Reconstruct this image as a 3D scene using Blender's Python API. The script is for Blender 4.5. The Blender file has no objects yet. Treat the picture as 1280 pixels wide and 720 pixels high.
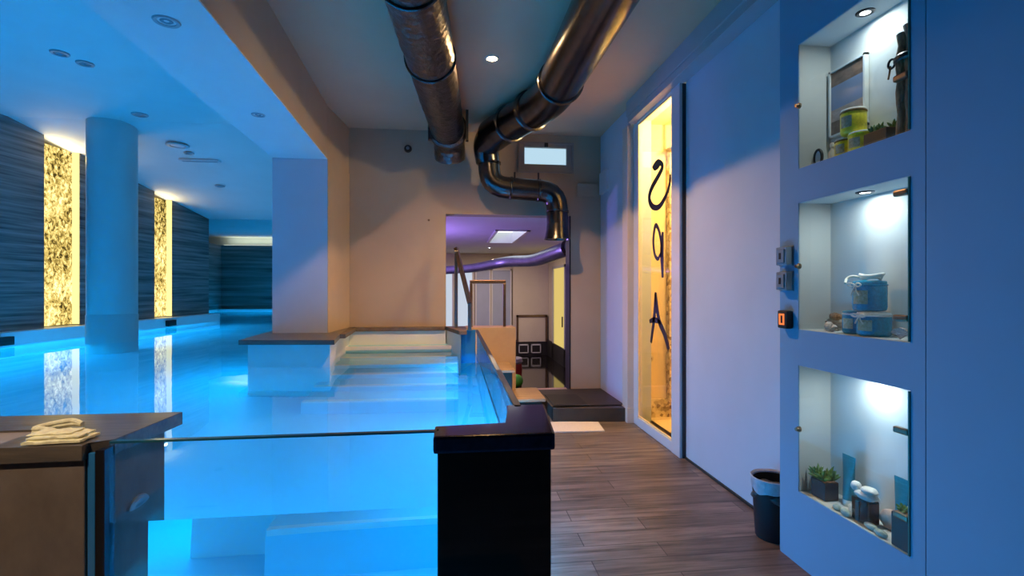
import bpy, bmesh, math, random
from mathutils import Vector, Matrix, noise as mnoise
random.seed(7)
C = bpy.context.scene.collection
sc = bpy.context.scene
ORG = {}

# ------------------------------------------------------------------ materials
def nmat(name):
    m = bpy.data.materials.new(name); m.use_nodes = True
    nt = m.node_tree
    for n in list(nt.nodes): nt.nodes.remove(n)
    out = nt.nodes.new('ShaderNodeOutputMaterial')
    return m, nt, out
def N(nt, t, **kw):
    n = nt.nodes.new(t)
    for k, v in kw.items():
        if k.startswith('i_'):
            key = k[2:]
            n.inputs[int(key) if key.isdigit() else key.replace('_', ' ')].default_value = v
        else: setattr(n, k, v)
    return n
def L(nt, a, b): nt.links.new(a, b)
def rgb(c): return (c[0], c[1], c[2], 1)
def pbr(name, col, rough=.5, metal=0., var=.12, scale=(3, 3, 3), bump=0., bscale=None, det=5, spec=.5, col2=None, coat=0., bdist=.004):
    m, nt, out = nmat(name)
    p = N(nt, 'ShaderNodeBsdfPrincipled'); L(nt, p.outputs[0], out.inputs[0])
    p.inputs['Roughness'].default_value = rough; p.inputs['Metallic'].default_value = metal
    p.inputs['Specular IOR Level'].default_value = spec
    p.inputs['Coat Weight'].default_value = coat
    geo = N(nt, 'ShaderNodeNewGeometry'); mp = N(nt, 'ShaderNodeMapping'); mp.inputs['Scale'].default_value = scale
    L(nt, geo.outputs['Position'], mp.inputs[0])
    nz = N(nt, 'ShaderNodeTexNoise', i_Scale=1., i_Detail=float(det), i_Roughness=.6); L(nt, mp.outputs[0], nz.inputs['Vector'])
    cr = N(nt, 'ShaderNodeValToRGB'); L(nt, nz.outputs[0], cr.inputs[0])
    c2 = col2 or tuple(min(1, c * (1 + var)) for c in col); c1 = tuple(c * (1 - var) for c in col) if not col2 else col
    cr.color_ramp.elements[0].position = .32; cr.color_ramp.elements[1].position = .68
    cr.color_ramp.elements[0].color = rgb(c1); cr.color_ramp.elements[1].color = rgb(c2)
    L(nt, cr.outputs[0], p.inputs['Base Color'])
    if bump:
        nb = N(nt, 'ShaderNodeTexNoise', i_Scale=1., i_Detail=4.); mb = N(nt, 'ShaderNodeMapping')
        mb.inputs['Scale'].default_value = bscale or scale
        L(nt, geo.outputs['Position'], mb.inputs[0]); L(nt, mb.outputs[0], nb.inputs['Vector'])
        b = N(nt, 'ShaderNodeBump', i_Strength=bump, i_Distance=bdist); L(nt, nb.outputs[0], b.inputs['Height'])
        L(nt, b.outputs[0], p.inputs['Normal'])
    return m
def emit(name, col, s):
    m, nt, out = nmat(name); e = N(nt, 'ShaderNodeEmission', i_Color=rgb(col), i_Strength=s); L(nt, e.outputs[0], out.inputs[0]); return m
def sheet_glass(name, tint, ior=1.5, rough=0.):
    m, nt, out = nmat(name)
    geo = N(nt, 'ShaderNodeNewGeometry'); dt = N(nt, 'ShaderNodeVectorMath', operation='DOT_PRODUCT'); L(nt, geo.outputs['Normal'], dt.inputs[0]); L(nt, geo.outputs['Incoming'], dt.inputs[1])
    ab = N(nt, 'ShaderNodeMath', operation='ABSOLUTE'); L(nt, dt.outputs['Value'], ab.inputs[0]); om = N(nt, 'ShaderNodeMath', operation='SUBTRACT', i_0=1.); L(nt, ab.outputs[0], om.inputs[1])
    pw = N(nt, 'ShaderNodeMath', operation='POWER', i_1=5.); L(nt, om.outputs[0], pw.inputs[0]); f0 = ((ior-1)/(ior+1))**2
    fr = N(nt, 'ShaderNodeMath', operation='MULTIPLY_ADD', i_1=1-f0, i_2=f0); L(nt, pw.outputs[0], fr.inputs[0]); t = N(nt, 'ShaderNodeBsdfTransparent', i_Color=rgb(tint)); g = N(nt, 'ShaderNodeBsdfGlossy', i_Roughness=rough)
    mx = N(nt, 'ShaderNodeMixShader'); L(nt, fr.outputs[0], mx.inputs[0]); L(nt, t.outputs[0], mx.inputs[1]); L(nt, g.outputs[0], mx.inputs[2]); L(nt, mx.outputs[0], out.inputs[0]); return m

M = {}
M['plaster'] = pbr('plaster', (.50, .395, .29), .85, var=.06, scale=(1.6, 1.6, 1.6), bump=.15, bscale=(14, 14, 14))
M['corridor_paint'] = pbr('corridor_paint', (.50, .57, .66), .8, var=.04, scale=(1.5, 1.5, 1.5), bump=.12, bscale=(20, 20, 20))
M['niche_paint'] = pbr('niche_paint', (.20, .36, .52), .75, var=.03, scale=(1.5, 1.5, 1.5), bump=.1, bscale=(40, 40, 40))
M['dark_wall'] = pbr('dark_wall', (.10, .095, .09), .8, var=.06)
M['lining'] = pbr('lining', (.62, .64, .62), .7, var=.03)
M['ceiling'] = pbr('ceiling_paint', (.64, .45, .31), .85, var=.05, scale=(1.2, 1.2, 1.2), bump=.1, bscale=(12, 12, 12))
M['white_ceiling'] = pbr('white_ceiling', (.74, .74, .74), .8, var=.02)
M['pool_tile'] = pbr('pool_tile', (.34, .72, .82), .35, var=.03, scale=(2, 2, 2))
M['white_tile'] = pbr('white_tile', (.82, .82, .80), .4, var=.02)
M['column'] = pbr('column_paint', (.60, .62, .62), .45, var=.02)
M['slate'] = pbr('slate_coping', (.055, .052, .048), .30, var=.45, scale=(3, 40, 30), col2=(.15, .12, .095), bump=.25, bscale=(4, 50, 40))
M['brown_coping'] = pbr('brown_coping', (.16, .115, .08), .5, var=.3, scale=(12, 12, 12))
M['plinth'] = pbr('plinth_stone', (.115, .088, .07), .6, var=.35, scale=(7, 7, 4), col2=(.19, .15, .12), bump=.25, bscale=(30, 30, 30))
M['plinth_top'] = pbr('plinth_top', (.30, .25, .21), .6, var=.12, scale=(9, 9, 9))
M['stone_wall'] = pbr('streaked_stone', (.06, .065, .068), .6, scale=(.8, .8, 24), col2=(.36, .35, .33), det=9, bump=.35, bscale=(1.2, 1.2, 34))
M['dark_stone'] = pbr('dark_streaked_stone', (.05, .06, .055), .6, scale=(.5, .5, 11), col2=(.32, .36, .33), det=8, bump=.35, bscale=(1, 1, 20))
M['black_gloss'] = pbr('black_gloss', (.006, .005, .005), .06, var=.2, spec=.6)
M['purple_cap'] = pbr('polished_dark_granite', (.02, .014, .026), .12, var=.3, scale=(30, 30, 30), spec=.3)
M['black_matte'] = pbr('black_matte', (.012, .011, .012), .55, var=.2, scale=(20, 20, 20))
M['step_stone'] = pbr('dark_step_stone', (.030, .024, .020), .5, var=.3, scale=(8, 20, 8))
M['light_wood'] = pbr('light_tread', (.42, .29, .18), .5, var=.2, scale=(3, 25, 25))
M['beige'] = pbr('beige_render', (.50, .36, .22), .8, var=.06, scale=(5, 5, 5), bump=.15, bscale=(30, 30, 30))
M['steel'] = pbr('brushed_steel', (.42, .38, .33), .3, 1., var=.08, scale=(20, 20, 20))
M['dark_steel'] = pbr('dark_steel', (.05, .05, .06), .35, .8, var=.1)
M['bronze'] = pbr('bronze', (.25, .17, .11), .35, .9, var=.15, scale=(30, 30, 30))
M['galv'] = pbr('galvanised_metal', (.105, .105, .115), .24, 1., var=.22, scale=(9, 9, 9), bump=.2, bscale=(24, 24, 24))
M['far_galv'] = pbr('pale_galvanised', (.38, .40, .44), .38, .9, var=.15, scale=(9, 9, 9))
M['foil'] = pbr('duct_foil', (.13, .135, .145), .30, 1., var=.35, scale=(18, 18, 18), bump=.9, bscale=(26, 26, 26), bdist=.012)
M['white_frame'] = pbr('white_aluminium', (.62, .63, .66), .4, var=.03)
M['grey_frame'] = pbr('grey_aluminium', (.40, .41, .44), .45, var=.04)
M['dark_frame'] = pbr('window_frame', (.34, .32, .30), .5, var=.06)
M['jamb'] = pbr('jamb_paint', (.62, .56, .50), .6, var=.04)
M['ink'] = pbr('black_lettering', (.006, .006, .008), .45, var=.1)
M['bin_black'] = pbr('bin_plastic', (.006, .006, .009), .55, var=.15)
M['bag'] = pbr('bin_bag', (.42, .46, .52), .3, var=.2, scale=(25, 25, 25), bump=.8, bscale=(30, 30, 12), bdist=.01)
M['bag_dark'] = pbr('bin_bag_inside', (.05, .05, .055), .4, var=.5, scale=(40, 40, 40), bump=.8, bscale=(30, 30, 12), bdist=.01)
M['cloth'] = pbr('cream_cloth', (.88, .80, .50), .8, var=.2, scale=(40, 40, 40), bump=.5, bscale=(60, 60, 60))
M['mat'] = pbr('white_mat', (.62, .60, .58), .9, var=.06, scale=(60, 60, 60), bump=.4, bscale=(90, 90, 90))
M['glass_pool'] = sheet_glass('pool_glass', (.78, .90, .93), 1.45)
M['glass_clear'] = sheet_glass('clear_glass', (.95, .98, .97), 1.45)
M['glass_edge'] = pbr('glass_edge', (.02, .10, .13), .12, var=.2, spec=.8)
M['blue_glow_glass'] = pbr('blue_glow_strip', (.03, .19, .46), .15, var=.1, spec=.8)  # blue of pool light glowing in glass, put into the base colour
M['green_edge'] = pbr('green_glass_edge', (.04, .16, .13), .12, var=.2, spec=.8)
M['yellow_paint'] = pbr('cream_wall', (.82, .64, .36), .7, var=.04)
M['cream'] = pbr('cream_far', (.58, .52, .44), .7, var=.04)
M['lamp_warm'] = emit('lamp_warm', (1, .66, .30), 200)
M['lamp_cool'] = emit('lamp_cool', (.9, .97, 1), 9)
M['sky_pane'] = emit('window_daylight', (.50, .72, .86), 1.0)
M['skylight_pane'] = emit('skylight_daylight', (.9, .95, 1.), 1.5)
M['curtain_white'] = emit('lit_white_pane', (.75, .85, 1.), .75)
M['yellow_lit'] = emit('lit_yellow_pane', (1., .74, .22), .75)
M['cove'] = emit('cove_strip', (.75, .85, .7), .9)
M['pale_blue_door'] = pbr('pale_blue_door', (.36, .42, .55), .5, var=.05)
M['orange'] = emit('led_digits', (1., .22, .06), 1.2)
M['device'] = pbr('device_grey', (.22, .28, .33), .35, var=.1)
M['device_dark'] = pbr('device_dark', (.03, .035, .045), .3, var=.1)
M['yellow_jar'] = pbr('yellow_salt', (.88, .74, .04), .35, var=.15, scale=(120, 120, 120))
M['yellow_dark'] = pbr('amber_band', (.28, .15, .03), .4, var=.2, scale=(90, 90, 90))
M['blue_jar'] = pbr('blue_salt', (.015, .30, .52), .25, var=.25, scale=(120, 120, 120))
M['tag'] = pbr('jar_tag', (.55, .55, .42), .6, col2=(.30, .30, .16), scale=(110, 110, 110))
M['white_lid'] = pbr('pale_lid', (.75, .78, .76), .3, var=.05)
M['ribbon'] = pbr('white_ribbon', (.80, .78, .70), .7, var=.05)
M['leaf'] = pbr('leaf_green', (.10, .20, .035), .5, var=.4, scale=(60, 60, 60))
M['pot'] = pbr('dark_pot', (.018, .015, .016), .45, var=.2)
M['teal_tube'] = pbr('teal_tube', (.01, .15, .20), .35, col2=(.02, .20, .26), scale=(40, 40, 140))
M['pebble'] = pbr('green_pebble', (.28, .38, .33), .4, col2=(.48, .56, .50), scale=(70, 70, 70))
M['white_stone'] = pbr('white_stone', (.70, .72, .70), .45, var=.15, scale=(60, 60, 60))
M['pink_stone'] = pbr('pink_salt', (.68, .42, .32), .5, var=.15, scale=(50, 50, 50))
M['shell'] = pbr('shell', (.66, .60, .54), .45, col2=(.30, .22, .19), scale=(60, 60, 160))
M['bark'] = pbr('bark', (.10, .048, .026), .7, col2=(.46, .24, .12), scale=(160, 160, 20), bump=.6, bscale=(160, 160, 20))
M['rope'] = pbr('raffia', (.25, .13, .06), .8, var=.2, scale=(80, 80, 80))
M['red'] = pbr('red_plastic', (.30, .02, .02), .4, var=.1)
M['green'] = pbr('green_plastic', (.08, .45, .03), .4, var=.1)
M['grey_cushion'] = pbr('grey_cushion', (.30, .30, .32), .7, var=.1)

# plank floor
def plank_mat():
    m, nt, out = nmat('wood_planks')
    p = N(nt, 'ShaderNodeBsdfPrincipled', i_Roughness=.42); L(nt, p.outputs[0], out.inputs[0])
    geo = N(nt, 'ShaderNodeNewGeometry')
    br = N(nt, 'ShaderNodeTexBrick', offset=.37, offset_frequency=2, i_Scale=1., i_Mortar_Size=.0025, i_Mortar_Smooth=.1, i_Bias=0.)
    br.inputs['Brick Width'].default_value = .95; br.inputs['Row Height'].default_value = .125
    br.inputs['Color1'].default_value = rgb((.215, .18, .155)); br.inputs['Color2'].default_value = rgb((.118, .098, .086)); br.inputs['Mortar'].default_value = rgb((.05, .04, .035))
    L(nt, geo.outputs['Position'], br.inputs['Vector'])
    mp = N(nt, 'ShaderNodeMapping'); mp.inputs['Scale'].default_value = (2.2, 26, 1); L(nt, geo.outputs['Position'], mp.inputs[0])
    nz = N(nt, 'ShaderNodeTexNoise', i_Scale=1., i_Detail=8., i_Roughness=.65); L(nt, mp.outputs[0], nz.inputs['Vector'])
    cr = N(nt, 'ShaderNodeValToRGB'); cr.color_ramp.elements[0].position = .33; cr.color_ramp.elements[1].position = .66
    cr.color_ramp.elements[0].color = (.28, .29, .30, 1); cr.color_ramp.elements[1].color = (1.35, 1.3, 1.25, 1); L(nt, nz.outputs[0], cr.inputs[0])
    mx = N(nt, 'ShaderNodeMix', data_type='RGBA', blend_type='MULTIPLY'); mx.inputs[0].default_value = 1.
    L(nt, br.outputs['Color'], mx.inputs[6]); L(nt, cr.outputs[0], mx.inputs[7]); L(nt, mx.outputs[2], p.inputs['Base Color'])
    b = N(nt, 'ShaderNodeBump', i_Strength=.3, i_Distance=.003); L(nt, nz.outputs[0], b.inputs['Height']); L(nt, b.outputs[0], p.inputs['Normal'])
    return m
M['planks'] = plank_mat()
def water_mat():
    m, nt, out = nmat('pool_water')
    g = N(nt, 'ShaderNodeBsdfGlass', i_IOR=1.33, i_Roughness=0., i_Color=rgb((.86, .97, 1.))); L(nt, g.outputs[0], out.inputs[0])
    geo = N(nt, 'ShaderNodeNewGeometry'); mp = N(nt, 'ShaderNodeMapping'); mp.inputs['Scale'].default_value = (2.2, 1.0, 2.2); L(nt, geo.outputs['Position'], mp.inputs[0])
    nz = N(nt, 'ShaderNodeTexNoise', i_Scale=1., i_Detail=2.); L(nt, mp.outputs[0], nz.inputs['Vector'])
    b = N(nt, 'ShaderNodeBump', i_Strength=.05, i_Distance=.03); L(nt, nz.outputs[0], b.inputs['Height']); L(nt, b.outputs[0], g.inputs['Normal'])
    return m
M['water'] = water_mat()
def backlit_mat():
    m, nt, out = nmat('backlit_pebble_glass')
    e = N(nt, 'ShaderNodeEmission'); L(nt, e.outputs[0], out.inputs[0])
    geo = N(nt, 'ShaderNodeNewGeometry')
    mp = N(nt, 'ShaderNodeMapping'); mp.inputs['Scale'].default_value = (23, 23, 17); L(nt, geo.outputs['Position'], mp.inputs[0])
    n1 = N(nt, 'ShaderNodeTexNoise', i_Scale=1., i_Detail=5., i_Roughness=.7, i_Distortion=.6); L(nt, mp.outputs[0], n1.inputs['Vector'])
    mp2 = N(nt, 'ShaderNodeMapping'); mp2.inputs['Scale'].default_value = (2.2, 2.2, 1.2); L(nt, geo.outputs['Position'], mp2.inputs[0])
    n2 = N(nt, 'ShaderNodeTexNoise', i_Scale=1., i_Detail=2.); L(nt, mp2.outputs[0], n2.inputs['Vector'])
    ad = N(nt, 'ShaderNodeMath', operation='MULTIPLY_ADD', i_1=.55); L(nt, n2.outputs[0], ad.inputs[0]); L(nt, n1.outputs[0], ad.inputs[2])
    cr = N(nt, 'ShaderNodeValToRGB'); els = cr.color_ramp.elements
    els[0].position = .66; els[0].color = (.05, .035, .01, 1); els[1].position = 1.; els[1].color = (1.9, 1.5, .75, 1)
    k = els.new(.76); k.color = (.62, .43, .10, 1); k = els.new(.86); k.color = (1.0, .80, .28, 1)
    L(nt, ad.outputs[0], cr.inputs[0]); L(nt, cr.outputs[0], e.inputs['Color']); e.inputs['Strength'].default_value = 1.25
    return m
M['backlit'] = backlit_mat()
M['panel_edge'] = emit('panel_edge_light', (1., .80, .28), 1.5)
M['tub_led'] = emit('led_violet', (.35, .2, 1.), 2.)
def mosaic_mat():
    m, nt, out = nmat('mosaic'); p = N(nt, 'ShaderNodeBsdfPrincipled', i_Roughness=.4); L(nt, p.outputs[0], out.inputs[0])
    geo = N(nt, 'ShaderNodeNewGeometry'); v = N(nt, 'ShaderNodeTexVoronoi', i_Scale=32.); L(nt, geo.outputs['Position'], v.inputs['Vector'])
    cr = N(nt, 'ShaderNodeValToRGB'); cr.color_ramp.elements[0].color = (.20, .13, .06, 1); cr.color_ramp.elements[1].color = (.85, .72, .45, 1)
    sp = N(nt, 'ShaderNodeSeparateColor'); L(nt, v.outputs['Color'], sp.inputs[0]); L(nt, sp.outputs[0], cr.inputs[0]); L(nt, cr.outputs[0], p.inputs['Base Color']); return m
M['mosaic'] = mosaic_mat()

# ------------------------------------------------------------------ mesh builder
class MB:
    def __init__(s): s.bm = bmesh.new()
    def box(s, x0, x1, y0, y1, z0, z1, bev=0):
        return s.prism([(x0, y0), (x1, y0), (x1, y1), (x0, y1)], z0, z1, bev)
    def prism(s, poly, z0, z1, bev=0):
        b = [s.bm.verts.new((x, y, z0)) for x, y in poly]; t = [s.bm.verts.new((x, y, z1)) for x, y in poly]
        n = len(poly); fs = [s.bm.faces.new(b[::-1]), s.bm.faces.new(t)]
        for i in range(n): fs.append(s.bm.faces.new((b[i], b[(i+1) % n], t[(i+1) % n], t[i])))
        if bev:
            es = list({e for f in fs for e in f.edges})
            bmesh.ops.bevel(s.bm, geom=es, offset=bev, segments=2, affect='EDGES', profile=.6)
        return s
    def profile_y(s, pts, x0, x1):       # pts (y,z) extruded along x
        b = [s.bm.verts.new((x0, y, z)) for y, z in pts]; t = [s.bm.verts.new((x1, y, z)) for y, z in pts]; n = len(pts)
        s.bm.faces.new(b); s.bm.faces.new(t[::-1])
        for i in range(n): s.bm.faces.new((b[i], t[i], t[(i+1) % n], b[(i+1) % n]))
        return s
    def lathe(s, prof, c, seg=32, axis='z', close=True, sx=1., sy=1.):   # prof (r,h)
        c = Vector(c); rings = []
        for r, h in prof:
            ring = []
            for i in range(seg):
                a = 2*math.pi*i/seg; u, v = r*math.cos(a)*sx, r*math.sin(a)*sy
                p = {'z': (u, v, h), 'y': (u, h, v), 'x': (h, u, v)}[axis]
                ring.append(s.bm.verts.new(c + Vector(p)))
            rings.append(ring)
        for a, b in zip(rings, rings[1:]):
            for i in range(seg): s.bm.faces.new((a[i], a[(i+1) % seg], b[(i+1) % seg], b[i]))
        if close:
            s.bm.faces.new(rings[0][::-1]); s.bm.faces.new(rings[-1])
        return s
    def tube(s, pts, r, seg=12, caps=True, squash=None):
        pts = [Vector(p) for p in pts]; n = len(pts); R = r if isinstance(r, (list, tuple)) else [r]*n
        T = []
        for i in range(n):
            d = (pts[min(i+1, n-1)] - pts[max(i-1, 0)]); T.append(d.normalized())
        up = Vector((0, 0, 1)) if abs(T[0].z) < .9 else Vector((1, 0, 0))
        u = T[0].cross(up).normalized(); rings = []
        for i in range(n):
            u = (u - T[i]*u.dot(T[i])).normalized(); v = T[i].cross(u)
            ring = [s.bm.verts.new(pts[i] + (u*math.cos(2*math.pi*k/seg) + v*math.sin(2*math.pi*k/seg))*R[i]) for k in range(seg)]
            rings.append(ring)
        for a, b in zip(rings, rings[1:]):
            for k in range(seg): s.bm.faces.new((a[k], a[(k+1) % seg], b[(k+1) % seg], b[k]))
        if caps: s.bm.faces.new(rings[0][::-1]); s.bm.faces.new(rings[-1])
        return s
    def blob(s, c, r, sub=3, nz=.12, seed=0, rotz=0.):
        mat = Matrix.Translation(Vector(c)) @ Matrix.Rotation(rotz, 4, 'Z') @ Matrix.Diagonal((r[0], r[1], r[2], 1))
        res = bmesh.ops.create_icosphere(s.bm, subdivisions=sub, radius=1.)
        for v in res['verts']:
            k = 1 + nz*mnoise.noise(v.co*1.7 + Vector((seed*3.1, seed, 0))); v.co = mat @ (v.co*k)
        return s
    def ribbon(s, pts, w, x, th=.003):   # pts (y,z) in a plane x=const, widths w
        n = len(pts); P = [Vector((p[0], p[1])) for p in pts]; A = []; B = []
        for i in range(n):
            d = (P[min(i+1, n-1)] - P[max(i-1, 0)]).normalized(); q = Vector((-d.y, d.x))*w[i]/2
            A.append(P[i]+q); B.append(P[i]-q)
        def ring(i): return [s.bm.verts.new((x, A[i].x, A[i].y)), s.bm.verts.new((x, B[i].x, B[i].y)), s.bm.verts.new((x-th, B[i].x, B[i].y)), s.bm.verts.new((x-th, A[i].x, A[i].y))]
        rs = [ring(i) for i in range(n)]
        for a, b in zip(rs, rs[1:]):
            for k in range(4): s.bm.faces.new((a[k], a[(k+1) % 4], b[(k+1) % 4], b[k]))
        s.bm.faces.new(rs[0][::-1]); s.bm.faces.new(rs[-1]); return s
    def build(s, name, mat, parent=None, loc=None, smooth=False, bev=0, angle=40):
        bm = s.bm; bmesh.ops.recalc_face_normals(bm, faces=bm.faces)
        if parent is not None: o_ = ORG[parent.name]
        elif loc is not None: o_ = Vector(loc)
        else:
            xs = [v.co for v in bm.verts]
            o_ = Vector((sum(v.x for v in xs)/len(xs), sum(v.y for v in xs)/len(xs), min(v.z for v in xs)))
        for v in bm.verts: v.co -= o_
        me = bpy.data.meshes.new(name); bm.to_mesh(me); bm.free()
        if smooth:
            for p in me.polygons: p.use_smooth = True
            me.set_sharp_from_angle(angle=math.radians(angle))
        me.materials.append(M[mat]); o = bpy.data.objects.new(name, me); C.objects.link(o)
        if parent is not None: o.parent = parent
        else: o.location = o_
        ORG[o.name] = o_
        if bev:
            b = o.modifiers.new('bevel', 'BEVEL'); b.width = bev; b.segments = 2; b.limit_method = 'ANGLE'
        return o
def tag(o, label=None, cat=None, group=None, kind=None):
    if label: o['label'] = label
    if cat: o['category'] = cat
    if group: o['group'] = group
    if kind: o['kind'] = kind
    return o
def thing(name, label, cat, loc, group=None, kind=None):
    o = bpy.data.objects.new(name, None); C.objects.link(o); o.location = loc; o.empty_display_size = .05
    ORG[o.name] = Vector(loc); return tag(o, label, cat, group, kind)
def struct(mb, name, mat, label, cat, **kw): return tag(mb.build(name, mat, **kw), label, cat, kind='structure')
def copy_tree(root, loc, label=None, rotz=0., mats=None):
    r = root.copy(); C.objects.link(r); r.location = loc; r.rotation_euler = (0, 0, rotz)
    if label: r['label'] = label
    ORG[r.name] = Vector(loc)
    for ch in list(root.children):
        c = ch.copy(); C.objects.link(c); c.parent = r
        for g in list(ch.children):
            d = g.copy(); C.objects.link(d); d.parent = c
    return r
def smooth_path(pts, r=.12, k=5):
    P = [Vector(p) for p in pts]; out = [P[0]]
    for i in range(1, len(P)-1):
        a, b, c = P[i-1], P[i], P[i+1]
        d1 = min(r, (a-b).length*.48); d2 = min(r, (c-b).length*.48)
        s0 = b + (a-b).normalized()*d1; s1 = b + (c-b).normalized()*d2
        for j in range(k+1):
            t = j/k; out.append(s0*(1-t)**2 + b*2*t*(1-t) + s1*t*t)
    out.append(P[-1]); return out
def spline(pts, k=6):
    P = [Vector(p) for p in pts]; P = [2*P[0]-P[1]] + P + [2*P[-1]-P[-2]]; out = []
    for i in range(1, len(P)-2):
        for j in range(k):
            t = j/k; a, b, c, d = P[i-1], P[i], P[i+1], P[i+2]
            out.append(.5*((2*b) + (c-a)*t + (2*a-5*b+4*c-d)*t*t + (3*b-a-3*c+d)*t**3))
    out.append(P[-2]); return out

# ------------------------------------------------------------------ setting
WL = lambda y: -5.0 + (y-5.0)*(.4/4.95)           # left wall face
LE = lambda y: -5.08 + y*.068                      # water edge of the ledge
BR = lambda y: -.921 - .0453*y                     # right face of the beam
BL = lambda y: -1.385 - .0465*y
Y0 = -1.7; WZ = .58

struct(MB().box(-6.2, 1.78, Y0, 1.40, -.2, 0).box(.235, 1.78, 1.40, 5.4, -.2, 0), 'floor', 'planks', 'grey brown wooden plank floor along the corridor', 'floor')
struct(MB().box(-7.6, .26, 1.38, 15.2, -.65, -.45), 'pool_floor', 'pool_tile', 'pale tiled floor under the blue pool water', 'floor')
struct(MB().prism([(LE(Y0), 1.3), (LE(9.95), 9.95), (WL(9.95)-.3, 9.95), (WL(Y0)-.3, 1.3)], -.45, .72).box(-7.4, -6.42, 9.95, 14.9, -.45, .66).box(-7.4, -1.5, 14.38, 14.9, -.45, .62), 'pool_ledge', 'white_tile', 'pale raised ledge between the water and the streaked stone wall', 'ledge')
wm = MB()
for a, b in ((Y0, 6.54), (7.05, 8.46), (8.89, 9.95)):
    wm.prism([(WL(a), a), (WL(b), b), (WL(b)-.28, b), (WL(a)-.28, a)], .72, 3.2)
wm.prism([(WL(Y0)-.14, Y0), (WL(9.9)-.14, 9.9), (WL(9.9)-.3, 9.9), (WL(Y0)-.3, Y0)], .72, 3.2)
struct(wm, 'wall_left', 'stone_wall', 'horizontally streaked grey stone wall behind the pool, with two glowing strips', 'wall')
struct(MB().box(-7.4, -6.38, 9.95, 14.9, .62, 2.38).box(-6.4, -1.5, 14.5, 14.85, .6, 2.38), 'wall_far', 'dark_stone', 'dark streaked stone wall at the far end of the pool', 'wall')
struct(MB().box(-7.4, -1.4, 14.86, 15.0, .5, 2.8).box(-7.6, -7.4, 9.6, 15, -.4, 2.8), 'wall_recess', 'white_ceiling', 'white wall strip above the far dark stone wall', 'wall')
struct(MB().box(-1.62, -1.5, 5.3, 14.6, -.6, 3.2), 'wall_pool_side', 'plaster', 'plaster wall bounding the far pool behind the pillar', 'wall')
struct(MB().profile_y([(Y0, 3.1), (6.1, 3.1), (9.93, 2.50), (10.1, 2.62), (15.1, 2.62), (15.1, 3.4), (Y0, 3.4)], -7.6, -1.2), 'ceiling_pool', 'white_ceiling', 'white ceiling over the pool, glowing blue from the water', 'ceiling')
struct(MB().box(-1.15, 1.8, Y0, 5.4, 2.83, 3.1), 'ceiling_corridor', 'ceiling', 'grey plaster ceiling over the corridor, carrying the metal ducts', 'ceiling')
struct(MB().prism([(BL(Y0), Y0), (BR(Y0), Y0), (BR(4.6), 4.6), (-1.065, 5.2), (BL(5.2), 5.2), (BL(4.6), 4.6)], 2.36, 3.15), 'beam', 'plaster', 'deep plaster beam running above the pool edge', 'beam')
struct(MB().prism([(BL(4.6), 4.6), (BR(4.6), 4.6), (-1.065, 5.25), (BL(5.2), 5.25)], .8, 2.352), 'pillar', 'corridor_paint', 'square plaster pillar on a dark slab at the pool corner', 'pillar')
struct(MB().prism([(BL(Y0), Y0), (BR(Y0)-.001, Y0), (BR(4.6)-.001, 4.6), (-1.066, 5.2), (BL(5.2), 5.2), (BL(4.6), 4.6)], 2.352, 2.36), 'ceiling_soffit', 'white_ceiling', 'white underside of the plaster beam beside the pool ceiling', 'ceiling')
struct(MB().prism([(BR(4.6)+.0, 4.602), (BR(4.6)+.006, 4.602), (-1.059, 5.2), (-1.065, 5.2)], .8, 2.36), 'trim_7', 'plaster', 'taupe plaster face on the corridor side of the square pillar', 'trim')
# pillar base
t = thing('pillar_base', 'dark slab base over white tile under the square pillar', 'base', (-1.3, 4.6, 0))
MB().prism([(-1.65, 4.03), (-.917, 3.95), (-.985, 4.45), (-1.0, 5.22), (-1.72, 5.22)], .762, .8, bev=.004).build('slab', 'slate', t)
MB().prism([(-1.60, 4.08), (-.965, 4.01), (-1.035, 4.5), (-1.05, 5.22), (-1.66, 5.22)], -.45, .762).build('tiled_base', 'white_tile', t)
# back wall with opening and window
bw = MB()
Yb, Ye = 5.2, 5.38
bw.box(-1.62, -.09, Yb, Ye, -.5, 2.9).box(-.09, .689, Yb, Ye, 1.97, 2.9).box(.689, 1.242, Yb, Ye, 1.97, 2.442).box(.689, 1.242, Yb, Ye, 2.723, 2.9)
bw.box(1.242, 1.78, Yb, Ye, 1.97, 2.9).box(1.233, 1.78, Yb, Ye, -.4, 1.97).box(-.09, 1.233, Yb, Ye, -.5, .10)
struct(bw, 'wall_back', 'plaster', 'grey beige plaster wall at the end of the corridor with an opening', 'wall')
struct(MB().box(1.222, 1.236, Yb-.004, Ye, .1, 1.97), 'trim_1', 'black_matte', 'thin dark trim on the right jamb of the opening', 'trim')
w = tag(thing('window_1', 'small high window in the back wall above the bent duct', 'window', (.9655, 5.2, 2.44)), kind='structure')
fm = MB(); x0, x1, z0, z1 = .689, 1.242, 2.442, 2.723
fm.box(x0-.02, x1+.02, 5.165, 5.2, z1, z1+.02).box(x0-.02, x1+.02, 5.165, 5.2, z0-.02, z0).box(x0-.02, x0, 5.165, 5.2, z0, z1).box(x1, x1+.02, 5.165, 5.2, z0, z1)
fm.box(x0, .735, 5.18, 5.24, z0, z1).box(1.187, x1, 5.18, 5.24, z0, z1).box(.735, 1.187, 5.18, 5.24, z0, 2.51).box(.735, 1.187, 5.18, 5.24, 2.688, z1)
fm.build('window_frame', 'dark_frame', w, bev=.003)
MB().box(.735, 1.187, 5.215, 5.225, 2.51, 2.688).build('pane', 'sky_pane', w)
MB().box(.945, .985, 5.16, 5.18, 2.69, 2.735).build('latch', 'black_matte', w, bev=.004)
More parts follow.
